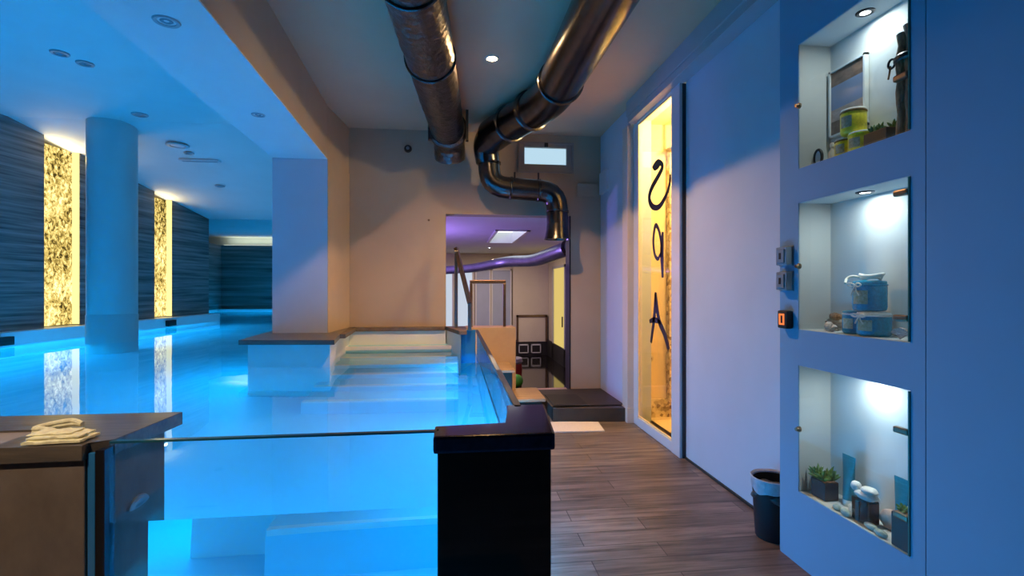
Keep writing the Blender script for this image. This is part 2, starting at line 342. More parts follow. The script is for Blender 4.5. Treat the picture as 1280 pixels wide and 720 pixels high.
# right side
XR = 1.62
rw = MB()
rw.box(XR, XR+.14, 2.0, 3.33, -.1, 2.9).box(XR, XR+.14, 3.33, 4.27, 2.70, 2.9).box(1.565, 1.76, 4.29, 5.3, -.1, 2.9)
struct(rw, 'wall_right', 'corridor_paint', 'white painted wall on the right with the sliding glass door', 'wall')
struct(MB().box(XR-.012, XR, 2.13, 3.33, 0, .012), 'baseboard_right', 'black_matte', 'thin dark joint at the foot of the white right wall', 'baseboard')
struct(MB().box(1.53, 1.62, 4.265, 4.40, .13, 2.648).box(1.525, 1.62, 4.255, 4.40, 0, .13), 'trim_2', 'jamb', 'pale jamb post left of the sliding glass door', 'trim')
t = thing('sliding_door_pelmet', 'long grey rail cover above the sliding glass door under the ceiling', 'rail cover', (1.55, 3.2, 2.646))
MB().box(1.50, 1.62, 2.0, 4.22, 2.70, 2.83).build('cover', 'grey_frame', t, bev=.004)
MB().box(1.512, 1.62, 2.0, 4.215, 2.646, 2.70).build('lower_rail', 'grey_frame', t, bev=.003)
# niche wall
XN = 1.479; NY0, NY1 = 1.459, 1.99
NZ = [(.32, .866), (1.02, 1.568), (1.715, 2.253)]
nw = MB()
nw.box(XN, 1.75, NY1, 2.112, -.1, 2.83).box(XN, 1.75, 1.407, NY0, -.1, 2.83)
zz = [-.1] + [v for p in NZ for v in p] + [2.83]
for i in range(0, len(zz), 2): nw.box(XN, 1.75, NY0, NY1, zz[i], zz[i+1])
nw.box(XN, 1.75, Y0, 1.404, -.1, 2.83).box(1.49, 1.74, 1.40, 1.41, -.1, 2.83)
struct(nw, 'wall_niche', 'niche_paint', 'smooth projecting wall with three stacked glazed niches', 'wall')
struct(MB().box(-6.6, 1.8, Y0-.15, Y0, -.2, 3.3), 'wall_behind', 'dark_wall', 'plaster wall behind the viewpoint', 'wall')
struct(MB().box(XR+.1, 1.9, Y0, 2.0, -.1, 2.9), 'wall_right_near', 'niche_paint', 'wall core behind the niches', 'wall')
# stairs platform
struct(MB().box(.88, 1.57, 4.40, 5.2, 0, .12, bev=.004).prism([(.88, 4.37), (1.50, 4.31), (1.57, 4.31), (1.57, 4.45), (.88, 4.45)], 0, .12), 'floor_step', 'step_stone', 'dark stone step in front of the opening', 'step')

# ------------------------------------------------------------------ pool water, steps and deck
st = tag(thing('pool_steps', 'white edged steps going down into the pool at the back wall', 'steps', (-.55, 4.9, -.4)), kind='structure')
sm = MB()
for i in range(6):
    zt = .625 - .16*i; yf = 4.95 - .27*i
    sm.box(-1.06, .03, yf, 5.2, zt-.16 if i < 5 else -.45, zt)
    MB().box(-1.055, .025, yf-.004, yf+.05, zt-.03, zt+.004).build('nosing', 'white_tile', st)
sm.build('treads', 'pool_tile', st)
struct(MB().prism([(-1.06, 5.2), (-1.06, 5.10), (-.10, 5.10), (-.09, 5.2)], .765, .802).prism([(-.985, 4.42), (-.935, 4.42), (-.985, 5.2), (-1.06, 5.2)], .765, .802).prism([(-.10, 5.2), (.045, 4.62), (.115, 4.62), (.115, 5.2)], .765, .803), 'pool_coping', 'brown_coping', 'brown coping strip around the pool steps', 'coping', bev=.004)
struct(MB().box(-1.06, -.09, 5.13, 5.21, -.45, .765).prism([(-.09, 5.2), (.052, 4.64), (.062, 4.80), (.20, 5.0), (.20, 5.2)], -.45, .765), 'pool_side_wall', 'white_tile', 'tiled wall beside the pool steps', 'wall')
tag(MB().prism([(-.99, 1.4225), (.2, 1.4225), (.2035, 4.72), (.04, 4.73), (.0, 5.21), (-1.55, 5.21), (-1.55, 14.5), (-6.6, 14.5), (-6.6, 9.6), (LE(9.6)-.15, 9.6), (LE(1.6)-.15, 1.4225)], -.46, WZ).build('pool_water', 'water'), 'still clear blue lit water filling the pool', 'water', kind='stuff')
# beige stair wall + treads + rails
t = thing('pool_stair', 'beige wall with wooden treads climbing to the pool edge', 'stairs', (.45, 5, 0))
MB().box(.115, .62, 5.0, 5.30, 0, .80).build('side_wall', 'beige', t, bev=.004)
MB().box(.25, .55, 4.50, 5.0, .425, .45, bev=.004).build('tread', 'light_wood', t)
MB().box(.25, .85, 4.57, 5.1, .135, .165, bev=.006).build('tread', 'light_wood', t)
MB().box(.26, .53, 4.54, 5.0, 0, .425).box(.53, .82, 4.62, 5.0, 0, .135).build('riser', 'step_stone', t)
hr = thing('handrail', 'square steel handrail sloping down beside the pool steps', 'handrail', (.03, 5.0, .8))
MB().box(0., .035, 4.98, 5.015, .8, 1.575).build('post', 'steel', hr, bev=.004)
MB().box(.125, .16, 4.66, 4.695, .8, 1.07).build('post', 'steel', hr, bev=.004)
rm = MB(); rm.tube([(.017, 5.03, 1.60), (.143, 4.66, 1.055)], .026, 4); rm.build('rail', 'bronze', hr)
hr2 = thing('handrail', 'square steel hoop rail standing on the beige stair wall', 'handrail', (.35, 5.1, .8))
MB().box(.155, .185, 5.08, 5.11, .8, 1.245).build('post', 'bronze', hr2, bev=.004)
MB().box(.498, .528, 5.08, 5.11, .8, 1.245).build('post', 'bronze', hr2, bev=.004)
MB().box(.155, .528, 5.08, 5.11, 1.245, 1.28).build('rail', 'bronze', hr2, bev=.004)

# ------------------------------------------------------------------ glass panes of the pool
t = thing('front_pool_glass', 'long blue tinted glass panel holding the water, between brown plinth and black pier', 'glass panel', (-.47, 1.41, 0))
MB().box(-.893, -.044, 1.404, 1.42, 0, .794).build('pane', 'glass_pool', t)
MB().box(-.893, -.044, 1.404, 1.42, .7945, .80).build('polished_edge', 'glass_edge', t)
t = thing('side_pool_glass', 'glass panel along the corridor side of the pool, ending at the stair', 'glass panel', (.213, 3.2, 0))
MB().box(.206, .222, 1.66, 4.75, 0, .785).build('pane', 'glass_pool', t)
MB().box(.200, .226, 1.66, 4.75, .786, .80).build('edge_trim', 'dark_steel', t, bev=.002)
MB().box(.228, .242, 1.66, 4.75, .735, .752).build('outer_rail', 'steel', t, bev=.003)
MB().box(.062, .199, 4.735, 4.75, .0, .80).build('end_pane', 'blue_glow_glass', t)
# plinth lower left
t = thing('stone_plinth', 'brown stone plinth with dark slate coping at the near left pool corner', 'plinth', (-1.4, 1.5, 0))
MB().box(-2.6, -.942, 1.39, 1.45, 0, .76).box(-2.6, -.907, 1.44, 1.68, 0, .76).build('body', 'plinth', t, bev=.003)
MB().prism([(-2.6, 1.375), (-1.155, 1.378), (-.94, 1.378), (-.94, 1.40), (-.893, 1.425), (-.872, 1.715), (-2.6, 1.74), (-2.6, 1.56), (-1.16, 1.545), (-1.155, 1.40), (-2.6, 1.40)], .76, .80, bev=.002).build('coping', 'slate', t)
MB().box(-2.6, -1.157, 1.40, 1.56, .75, .794).build('top_infill', 'plinth_top', t)
MB().box(-.937, -.919, 1.392, 1.404, 0, .775, bev=.002).build('pane_end_glow', 'blue_glow_glass', t)  # pane end beside the plinth, pool glow painted in as blue
MB().box(-.917, -.895, 1.39, 1.43, 0, .782).build('steel_channel', 'dark_steel', t)
MB().lathe([(.001, 0), (.018, .002), (.03, .006), (.046, .004), (.05, -.001)], (-.906, 1.545, .575), 28, 'x', close=False, sx=1., sy=.55).build('water_inlet', 'device', t, smooth=True)
struct(MB().box(-6., -2.55, 1.38, 1.7, -.45, .78).box(-2.6, -.95, 1.45, 1.65, -.45, 0), 'pool_front_wall', 'pool_tile', 'pool wall continuing left of the brown plinth', 'wall')
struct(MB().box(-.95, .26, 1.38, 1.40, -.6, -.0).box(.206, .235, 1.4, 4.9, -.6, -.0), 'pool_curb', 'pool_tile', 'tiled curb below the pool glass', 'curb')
# black pier
t = thing('black_pier', 'glossy black corner pier with a dark granite cap in front of the pool', 'pier', (.12, 1.45, 0))
MB().prism([(-.046, 1.362), (.268, 1.362), (.298, 1.675), (.186, 1.675), (.168, 1.445), (-.046, 1.445)], 0, .752, bev=.004).build('body', 'black_gloss', t)
MB().prism([(-.057, 1.347), (.277, 1.347), (.31, 1.69), (.176, 1.69), (.158, 1.458), (-.057, 1.458)], .752, .80, bev=.008).build('cap', 'purple_cap', t)
# cloth on the coping
cm = MB()
for j, (xa, xb, ya, yb, za, zb) in enumerate(((-1.085, -.955, 1.388, 1.462, .801, .813), (-1.078, -.962, 1.394, 1.456, .812, .822), (-1.082, -.985, 1.40, 1.45, .821, .829))):
    k0 = len(cm.bm.verts); cm.bm.verts.ensure_lookup_table()
    nx, ny = 14, 8; top = []; bot = []
    for a in range(nx+1):
        for b in range(ny+1):
            u, v = a/nx, b/ny; e = .0035*mnoise.noise(Vector((u*5+j*3, v*4, j)))
            edge = min(u, 1-u, v, 1-v); rr = .004*max(0, 1-edge*9)
            x = xa+(xb-xa)*u + e*1.5; y = ya+(yb-ya)*v + e + .010*(u-.5)
            top.append(cm.bm.verts.new((x, y, zb-rr+e))); bot.append(cm.bm.verts.new((x, y, max(.8005, za+rr*.6))))
    ix = lambda a, b: a*(ny+1)+b
    for a in range(nx):
        for b in range(ny):
            cm.bm.faces.new((top[ix(a, b)], top[ix(a+1, b)], top[ix(a+1, b+1)], top[ix(a, b+1)]))
            cm.bm.faces.new((bot[ix(a, b)], bot[ix(a, b+1)], bot[ix(a+1, b+1)], bot[ix(a+1, b)]))
    rim = [(a, 0) for a in range(nx)] + [(nx, b) for b in range(ny)] + [(a, ny) for a in range(nx, 0, -1)] + [(0, b) for b in range(ny, 0, -1)]
    for q in range(len(rim)):
        p, r_ = rim[q], rim[(q+1) % len(rim)]
        cm.bm.faces.new((top[ix(*p)], top[ix(*r_)], bot[ix(*r_)], bot[ix(*p)]))
for dz in (.0, .009):
    cm.tube(spline([(-1.06, 1.45, .812+dz), (-1.10, 1.470, .812+dz), (-1.135, 1.492, .808+dz), (-1.125, 1.53, .809+dz), (-1.085, 1.552, .812+dz), (-1.055, 1.548, .812)], 6), .0075, 8)
cm.build('folded_strap', 'cloth', smooth=True)
tag(bpy.data.objects['folded_strap'], 'crumpled cream yellow cloth strap on the slate coping', 'cloth strap')

# ------------------------------------------------------------------ column, panels, ceiling fixtures, slots
t = tag(thing('column', 'round blue lit column standing in the pool', 'column', (-3.94, 6.25, -.4)), kind='structure')
MB().lathe([(.243, -.45), (.243, .89), (.236, .90)], (-3.94, 6.25, 0), 48).build('tiled_foot', 'column', t, smooth=True)
MB().lathe([(.238, .90), (.238, 3.12)], (-3.94, 6.25, 0), 48).build('shaft', 'column', t, smooth=True)
for i, (a, b, lab) in enumerate(((6.54, 7.05, 'glowing yellow pebbled panel in the stone wall left of the round column'), (8.46, 8.89, 'narrower glowing yellow panel in the stone wall right of the round column'))):
    t = thing('backlit_panel', lab, 'wall light', (WL((a+b)/2)-.1, (a+b)/2, .73), 'glowing panels in the stone wall')
    MB().prism([(WL(a)-.09, a), (WL(b)-.09, b), (WL(b)-.12, b), (WL(a)-.12, a)], .735, 2.96 if i == 0 else 2.66).build('lit_panel', 'backlit', t)
    MB().box(WL(b)-.085, WL(b)-.005, b-.012, b-.002, .735, 2.96 if i == 0 else 2.66).build('edge_strip', 'panel_edge', t)
struct(MB().box(-6.4, -1.6, 14.70, 14.74, 2.39, 2.41), 'trim_3', 'cove', 'pale cove light strip above the far dark wall', 'trim')
def disc_fixture(name, loc, r, label, cat, inner='device'):
    t = thing(name, label, cat, loc, None)
    x, y, z = loc
    MB().lathe([(r*.62, 0), (r*.66, -.012), (r*.9, -.014), (r, -.006), (r, .0)], (x, y, z), 32, close=False).build('ring', 'grey_frame', t, smooth=True)
    MB().lathe([(.001, -.004), (r*.35, -.012), (r*.62, -.003)], (x, y, z), 28, close=False).build('lens', inner, t, smooth=True)
    return t
disc_fixture('ceiling_speaker', (-1.235, 2.30, 2.36), .055, 'larger round grey fixture in the beam soffit near the top edge', 'ceiling fixture')
disc_fixture('ceiling_spotlight', (-1.295, 3.47, 2.36), .045, 'unlit round spotlight in the beam soffit nearer the square pillar', 'ceiling fixture')
disc_fixture('ceiling_spotlight', (-3.165, 4.40, 3.1), .065, 'unlit round ceiling spotlight, farther left of the touching pair', 'ceiling fixture')
disc_fixture('ceiling_spotlight', (-3.10, 4.58, 3.1), .065, 'unlit round ceiling spotlight, right one of the touching pair', 'ceiling fixture')
disc_fixture('ceiling_spotlight', (-3.418, 5.86, 3.1), .08, 'unlit round ceiling spotlight just above and right of the round column top', 'ceiling fixture')
sz = lambda y: 3.1 - (y-6.1)*.1567
disc_fixture('ceiling_speaker', (-3.468, 6.70, sz(6.70)-.006), .13, 'pale round disc fixture on the sloping ceiling behind the column', 'ceiling fixture', 'white_frame')
disc_fixture('ceiling_spotlight', (-3.448, 6.93, sz(6.93)-.004), .06, 'small round spot between the pale disc and the slot vent', 'ceiling fixture')
disc_fixture('ceiling_spotlight', (-3.598, 8.134, sz(8.134)-.004), .07, 'small faint round spot farthest back on the sloping ceiling', 'ceiling fixture')
t = thing('slot_vent', 'long white slot vent on the sloping ceiling behind the column', 'vent', (-3.42, 7.16, sz(7.16)))
MB().box(-3.67, -3.17, 7.11, 7.21, sz(7.16)-.022, sz(7.16)+.0).build('vent_frame', 'white_frame', t, bev=.004)
MB().box(-3.64, -3.20, 7.14, 7.18, sz(7.16)-.025, sz(7.16)-.02).build('slot', 'device', t)
struct(MB().box(-2.33, -2.318, 3.4, 4.6, 3.097, 3.1), 'trim_4', 'device', 'thin dark joint line in the pool ceiling', 'trim')
for i, (a, b, lab) in enumerate(((5.45, 5.88, 'dark overflow slot in the ledge at the left picture edge'), (8.43, 8.63, 'small dark overflow slot in the ledge below the narrower glowing panel'))):
    t = thing('overflow_slot', lab, 'slot', (LE((a+b)/2), (a+b)/2, .6), 'overflow slots in the ledge')
    MB().prism([(LE(a)+.012, a), (LE(b)+.012, b), (LE(b)-.05, b), (LE(a)-.05, a)], .595, .685).build('slot_frame', 'black_matte', t, bev=.004)
    MB().prism([(LE(a+.03)+.014, a+.03), (LE(b-.03)+.014, b-.03), (LE(b-.03), b-.03), (LE(a+.03), a+.03)], .62, .63).prism([(LE(a+.03)+.014, a+.03), (LE(b-.03)+.014, b-.03), (LE(b-.03), b-.03), (LE(a+.03), a+.03)], .65, .66).build('bar', 'dark_steel', t)

# ------------------------------------------------------------------ ducts
def ring_band(p, d, r, name, mat, parent, w=.03, lip=.012):
    p = Vector(p); d = Vector(d).normalized()
    m = MB(); m.tube([p-d*w, p-d*w*.6, p, p+d*w*.6, p+d*w], [r+.001, r+lip, r+lip*.4, r+lip, r+.001], 32); return m.build(name, mat, parent, smooth=True)
t = thing('ventilation_duct', 'straight wrinkled metal duct hung under the corridor ceiling, nearer the beam', 'duct', (-.12, 3.4, 2.67))
A = Vector((-.34, .3, 2.675)); B = Vector((-.055, 4.72, 2.665))
pts = []; rad = []
n = 150
for i in range(n+1):
    k = i/n; pts.append(A.lerp(B, k)); rad.append(.152 + .0035*math.sin(i*2.6) + .006*mnoise.noise(Vector((i*.35, 0, 0))))
MB().tube(pts, rad, 40).build('pipe', 'foil', t, smooth=True)
d = (B-A).normalized()
for k in (.22, .47, .655):
    ring_band(A.lerp(B, k), d, .158, 'collar', 'galv', t, .012, .008)
ring_band(B - d*.10, d, .160, 'collar', 'foil', t, .05, .02)
MB().tube(smooth_path([tuple(B - d*.05), (-.05, 4.86, 2.64), (-.045, 4.98, 2.50)], .12, 6), .15, 32).build('end_elbow', 'foil', t, smooth=True)
for sx in (-.17, .17):
    MB().box(B.x+sx-.012, B.x+sx+.012, 4.55, 4.60, 2.55, 2.83).build('hanger', 'dark_steel', t)

t = thing('ventilation_duct', 'bent metal duct with elbows dropping past the small window to the opening', 'duct', (.72, 3.4, 2.67))
P0 = [(.78, .3, 2.675), (.745, 3.78, 2.665), (.36, 4.74, 2.665)]
MB().tube(smooth_path(P0, .26, 8), .152, 40).build('pipe', 'galv', t, smooth=True)
ring_band((.750, 3.45, 2.665), (0, 1, 0), .152, 'collar', 'galv', t, .02, .014)
ring_band((.635, 4.05, 2.665), (-.38, .95, 0), .152, 'collar', 'galv', t, .02, .016)
ring_band((.50, 4.39, 2.665), (-.38, .95, 0), .152, 'collar', 'galv', t, .016, .014)
ring_band((.765, 1.9, 2.67), (0, 1, 0), .152, 'collar', 'galv', t, .012, .008)
# drop and elbows
e1 = smooth_path([(.43, 4.57, 2.665), (.30, 4.90, 2.63), (.33, 4.93, 2.45)], .2, 7)
MB().tube(e1, [.15 + (-.032)*(i/(len(e1)-1)) for i in range(len(e1))], 36).build('elbow', 'galv', t, smooth=True)
P1 = smooth_path([(.335, 4.93, 2.50), (.36, 4.93, 2.21), (1.03, 4.93, 2.17), (1.035, 4.93, 1.82)], .17, 5)
MB().tube(P1, .108, 32).build('lower_pipe', 'galv', t, smooth=True, angle=14)
ring_band((.34, 4.93, 2.44), (0, 0, 1), .11, 'collar', 'galv', t, .015, .012)
ring_band((.56, 4.93, 2.198), (1, 0, -.06), .108, 'collar', 'galv', t, .013, .008)
ring_band((.84, 4.93, 2.182), (1, 0, -.06), .108, 'collar', 'galv', t, .013, .008)
ring_band((1.035, 4.93, 1.97), (0, 0, 1), .108, 'collar', 'galv', t, .013, .008)
MB().lathe([(.108, .16), (.112, .10), (.125, .03), (.135, .0), (.12, .0), (.10, .08)], (1.035, 4.93, 1.69), 36, close=False).build('flared_outlet', 'galv', t, smooth=True)
for x in (.60, .84):
    MB().box(x-.008, x+.008, 4.925, 4.945, 2.28, 2.36).build('hanger', 'dark_steel', t)
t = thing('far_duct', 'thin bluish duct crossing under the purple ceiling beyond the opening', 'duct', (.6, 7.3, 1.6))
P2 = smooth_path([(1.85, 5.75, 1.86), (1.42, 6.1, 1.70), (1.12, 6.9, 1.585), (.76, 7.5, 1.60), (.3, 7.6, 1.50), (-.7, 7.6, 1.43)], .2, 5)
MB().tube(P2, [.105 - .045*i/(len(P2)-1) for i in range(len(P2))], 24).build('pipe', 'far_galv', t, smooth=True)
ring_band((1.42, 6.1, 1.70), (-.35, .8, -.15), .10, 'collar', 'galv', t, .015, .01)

# corridor lamp
t = thing('ceiling_lamp', 'small lit warm spotlight in the corridor ceiling between the two ducts', 'lamp', (.265, 3.51, 2.83))
MB().lathe([(.034, 0), (.036, -.006), (.046, -.006), (.05, 0)], (.265, 3.51, 2.83), 28, close=False).build('ring', 'white_frame', t, smooth=True)
MB().lathe([(.001, -.012), (.020, -.010), (.033, -.002)], (.265, 3.51, 2.83), 24, close=False).build('bulb', 'lamp_warm', t, smooth=True)
# wall bits on the back wall
t = thing('wall_sensor', 'small dark round sensor high on the back wall left of the duct end', 'sensor', (-.475, 5.2, 2.634))
MB().lathe([(.001, -.03), (.03, -.03), (.036, -.02), (.04, 0)], (-.475, 5.2, 2.634), 24, 'y', close=False).build('rim', 'black_matte', t, smooth=True)
MB().lathe([(.001, -.036), (.012, -.034), (.018, -.03)], (-.475, 5.2, 2.634), 20, 'y', close=False).build('lens', 'device', t, smooth=True)
tag(MB().lathe([(.001, -.008), (.010, -.006), (.012, 0)], (-.263, 5.2, 1.904), 16, 'y', close=False).build('wall_plug', 'bronze', smooth=True), 'tiny dark plug in the back wall left of the opening', 'plug')
t = thing('junction_box', 'flat plaster coloured box on the back wall right of the duct bend', 'box', (1.41, 5.2, 2.18))
MB().box(1.30, 1.52, 5.165, 5.2, 2.18, 2.306, bev=.005).build('casing', 'plaster', t)
MB().box(1.295, 1.525, 5.16, 5.167, 2.175, 2.311, bev=.002).build('cover_plate', 'plaster', t)
t = thing('junction_box', 'flat white box on the side wall near the pelmet end', 'box', (1.565, 5.0, 2.2))
MB().box(1.535, 1.565, 4.90, 5.13, 2.19, 2.41, bev=.005).build('casing', 'white_frame', t)
MB().box(1.531, 1.536, 4.895, 5.135, 2.185, 2.415, bev=.002).build('cover_plate', 'white_frame', t)

# ------------------------------------------------------------------ sliding SPA door and room behind
d1 = tag(thing('door_1', 'lit sliding glass door with black SPA lettering', 'door', (1.61, 3.8, 0)), kind='structure')
fm = MB()
fm.box(1.575, 1.625, 3.335, 3.47, 0, 2.70).box(1.585, 1.625, 4.165, 4.265, .0, 2.70).box(1.58, 1.625, 3.47, 4.165, 0, .075).box(1.58, 1.625, 3.47, 4.165, 2.63, 2.70)
fm.build('door_frame', 'white_frame', d1, bev=.004)
MB().box(1.595, 1.622, 3.327, 3.334, 0, 2.64).build('gasket', 'dark_steel', d1)
gp = MB().box(1.598, 1.606, 3.47, 4.165, .075, 2.63).build('glass_pane', 'glass_clear', d1)
MB().box(1.590, 1.6, 3.465, 3.478, .075, 2.63).box(1.590, 1.6, 4.157, 4.17, .075, 2.63).box(1.590, 1.6, 3.47, 4.165, .075, .088).box(1.590, 1.6, 3.47, 4.165, 2.617, 2.63).build('seal', 'yellow_paint', d1)
def stroke(pts, w0, mbx):
    P = spline([(y, z, 0) for y, z in pts], 6); n = len(P)
    mbx.ribbon([(p.x, p.y) for p in P], [w0[0] + (w0[1]-w0[0])*math.sin(math.pi*min(1, max(0, i/(n-1)))) for i in range(n)], 1.5975)
m = MB(); stroke([(3.865, 2.175), (3.80, 2.198), (3.739, 2.192), (3.67, 2.14), (3.739, 2.087), (3.882, 2.013), (3.931, 1.939), (3.865, 1.862), (3.739, 1.837), (3.621, 1.891), (3.545, 1.967), (3.53, 2.046)], (.022, .052), m)
m.blob((1.595, 3.78, 2.165), (.002, .07, .028), 3, .1, 1); m.build('letter', 'ink', gp)
m = MB(); stroke([(3.70, 1.47), (3.76, 1.43), (3.824, 1.48), (3.847, 1.586), (3.807, 1.698), (3.739, 1.655), (3.695, 1.549), (3.69, 1.44)], (.026, .036), m)
stroke([(3.666, 1.632), (3.681, 1.479), (3.666, 1.28)], (.03, .06), m); m.build('letter', 'ink', gp)
m = MB(); stroke([(3.80, 1.165), (3.824, .993), (3.894, .753)], (.03, .048), m); stroke([(3.807, 1.156), (3.739, .952), (3.632, .849), (3.555, .737)], (.04, .055), m); stroke([(3.925, .925), (3.82, .945), (3.70, .930)], (.03, .045), m); m.build('letter', 'ink', gp)
struct(MB().box(1.70, 3.1, 4.43, 4.5, -.1, 2.8).box(3.0, 3.1, 2.6, 4.5, -.1, 2.8).box(1.76, 3.1, 2.5, 2.6, -.1, 2.8).box(1.62, 3.1, 2.5, 4.5, 2.72, 2.8), 'wall_spa_room', 'yellow_paint', 'cream wall of the lit room behind the glass door', 'wall')
struct(MB().box(1.63, 3.1, 2.5, 4.5, -.1, 0.0), 'floor_spa_room', 'yellow_paint', 'cream floor of the lit room behind the glass door', 'floor')
struct(MB().box(1.77, 3.0, 4.415, 4.432, 0, .17), 'trim_5', 'mosaic', 'mosaic band at the foot of the cream wall behind the glass door', 'trim')
struct(MB().box(1.965, 2.10, 4.36, 4.43, 0.17, 2.5), 'trim_6', 'mosaic', 'vertical mosaic pilaster in the lit room behind the glass door', 'trim')
t = thing('wall_valve', 'small round metal valve on the cream wall behind the glass door', 'valve', (1.80, 4.43, .55))
MB().lathe([(.001, -.02), (.02, -.02), (.035, -.006), (.036, 0)], (1.80, 4.43, .55), 24, 'y', close=False).build('plate', 'cream', t, smooth=True)
MB().lathe([(.001, -.045), (.009, -.044), (.012, -.02)], (1.80, 4.43, .55), 16, 'y', close=False).build('stem', 'bronze', t, smooth=True)
t = thing('shower_head', 'dark round shower head at the top right behind the glass door', 'shower head', (1.97, 4.3, 2.45))
MB().lathe([(.001, 0), (.06, 0), (.065, .012), (.02, .03), (.012, .05), (.012, .27)], (1.97, 4.3, 2.45), 24).build('head', 'steel', t, smooth=True)

# ------------------------------------------------------------------ niches
for i, ((z0, z1), lab) in enumerate(zip(NZ, ('lowest glazed niche holding potted plants and pebbles', 'middle glazed niche holding blue jars and shells', 'top glazed niche holding yellow jars and a bark bundle'))):
    t = thing('display_niche', lab, 'niche', (1.55, 1.72, z0), 'glazed display niches')
    lm = MB(); XB = 1.63
    lm.box(XB, XB+.01, NY0, NY1, z0, z1).box(XN+.004, XB, NY0-.004, NY0+.002, z0, z1).box(XN+.004, XB, NY1-.002, NY1+.004, z0, z1).box(XN+.004, XB, NY0, NY1, z0-.004, z0+.002).box(XN+.004, XB, NY0, NY1, z1-.002, z1+.004)
    lm.build('lining', 'lining', t)
    g = MB().box(1.4765, 1.4805, NY0+.004, NY1-.002, z0+.004, z1-.004).build('glass_door', 'glass_clear', t)
    MB().box(1.474, 1.481, NY0-.001, NY0+.004, z0+.004, z1-.004).build('glass_edge', 'green_edge', g)
    zc = (z0+z1)/2
    MB().lathe([(.001, -.02), (.007, -.02), (.009, -.012), (.009, .0)], (1.4765, 1.977, zc), 18, 'x', close=False).lathe([(.012, -.008), (.012, 0)], (1.4765, 1.977, zc), 18, 'x').build('lock', 'bronze', g, smooth=True)
    hz = ((.725, .44), (1.10, 1.517), (1.903,))[i]
    for h in hz:
        MB().box(1.470, 1.489, NY0+.004, NY0+.058, h-.011, h+.011, bev=.006).build('hinge_clip', 'bronze', g)
    MB().lathe([(.018, -.004), (.026, -.006), (.032, -.003), (.033, .002)], (1.555, 1.722, z1-.002), 28, close=False).build('lamp_ring', 'dark_steel', t, smooth=True)
    MB().lathe([(.001, -.003), (.018, -.003)], (1.555, 1.722, z1-.002), 24, close=False).build('lamp_lens', 'lamp_cool', t)

# niche 1 (top): jars, planter, bark, print, ring
zf = NZ[2][0]+.003
def jar(name, label, loc, r, h, body, band, group, lid='white_lid', bow=False):
    t = thing(name, label, 'jar', loc, group); x, y, z = loc
    MB().lathe([(r*.86, 0), (r*.96, .004), (r, h*.12), (r, h*.78), (r*.92, h*.84)], (x, y, z), 28).build('glass_body', body, t, smooth=True)
    MB().lathe([(r*.97, h*.80), (r*1.04, h*.82), (r*1.04, h*.86), (r*.97, h*.88)], (x, y, z), 28).build('rim_band', band, t, smooth=True)
    MB().lathe([(r*.95, h*.875), (r*1.0, h*.90), (r*.95, h*.96), (r*.5, h), (.001, h*1.0)], (x, y, z), 28, close=False).build('lid', lid, t, smooth=True)
    m = MB(); k = []
    for a in range(-3, 4): k.append((-math.cos(a*.16-.25)*(r+.0015)+x, math.sin(a*.16-.25)*(r+.0015)+y))
    k2 = [(-math.cos(a*.16-.25)*(r+.0005)+x, math.sin(a*.16-.25)*(r+.0005)+y) for a in range(3, -4, -1)]
    m.prism(k+k2, z+h*.22, z+h*.66); m.build('tag', 'tag', t)
    if bow:
        b = MB()
        for s in (-1, 1):
            b.tube(spline([(x-r-.004, y, z+h*.84), (x-r-.010, y+s*.018, z+h*.90), (x-r-.010, y+s*.032, z+h*.84), (x-r-.008, y+s*.016, z+h*.78), (x-r-.004, y, z+h*.84)], 5), .0030, 6)
            b.tube(spline([(x-r-.004, y, z+h*.84), (x-r-.008, y+s*.008, z+h*.66), (x-r-.006, y+s*.018, z+h*.50)], 5), .0026, 6)
        b.build('bow', 'ribbon', t, smooth=True)
    return t
jar('salt_jar', 'yellow jar on the upper tier of the yellow stack', (1.553, 1.776, zf+.084), .044, .10, 'yellow_jar', 'yellow_dark', 'yellow jars in the top niche', 'ribbon')
jar('salt_jar', 'yellow jar at the lower left of the yellow stack', (1.56, 1.822, zf), .038, .082, 'yellow_jar', 'yellow_dark', 'yellow jars in the top niche')
jar('salt_jar', 'brightest yellow jar at the lower right of the yellow stack', (1.553, 1.737, zf), .044, .082, 'yellow_jar', 'yellow_jar', 'yellow jars in the top niche')
def planter(label, x, y, z, sx, sy, h, nleaf, seed, hl, spread):
    t = thing('potted_succulent', label, 'potted plant', (x, y, z)); 
    m = MB(); m.box(x-sx/2, x+sx/2, y-sy/2, y+sy/2, z, z+h, bev=.003); m.build('pot', 'pot', t)
    MB().box(x-sx/2+.005, x+sx/2-.005, y-sy/2+.005, y+sy/2-.005, z+h-.004, z+h+.002).build('soil', 'bark', t)
    rnd = random.Random(seed); f = MB()
    cents = [(x + rnd.uniform(-.3, .3)*sx, y + rnd.uniform(-.38, .38)*sy) for _ in range(max(1, nleaf//9))]
    for i in range(nleaf):
        cx, cy = cents[i % len(cents)]; a = rnd.uniform(0, 6.28); e = rnd.uniform(.25, 1.35); ln = hl*rnd.uniform(.6, 1.1)
        b = Vector((cx, cy, z+h)); dr = Vector((math.cos(a)*math.cos(e), math.sin(a)*math.cos(e), math.sin(e)))
        tip = b + dr*ln; tip.x = min(max(tip.x, 1.488), 1.622); tip.y = min(max(tip.y, 1.466), 1.98)
        mid = b.lerp(tip, .5) + Vector((0, 0, ln*.06))
        f.tube([b, b.lerp(mid, .5), mid, mid.lerp(tip, .6), tip], [.003*spread, .0055*spread, .0062*spread, .004*spread, .0006], 6)
    f.build('foliage', 'leaf', t, smooth=True); return t
planter('dark trough of small green succulents right of the yellow jars', 1.553, 1.637, zf, .075, .10, .052, 40, 3, .034, .8)
t = thing('bark_bundle', 'upright dark bark bundle tied with a ring at the right of the top niche', 'bundle', (1.55, 1.525, zf))
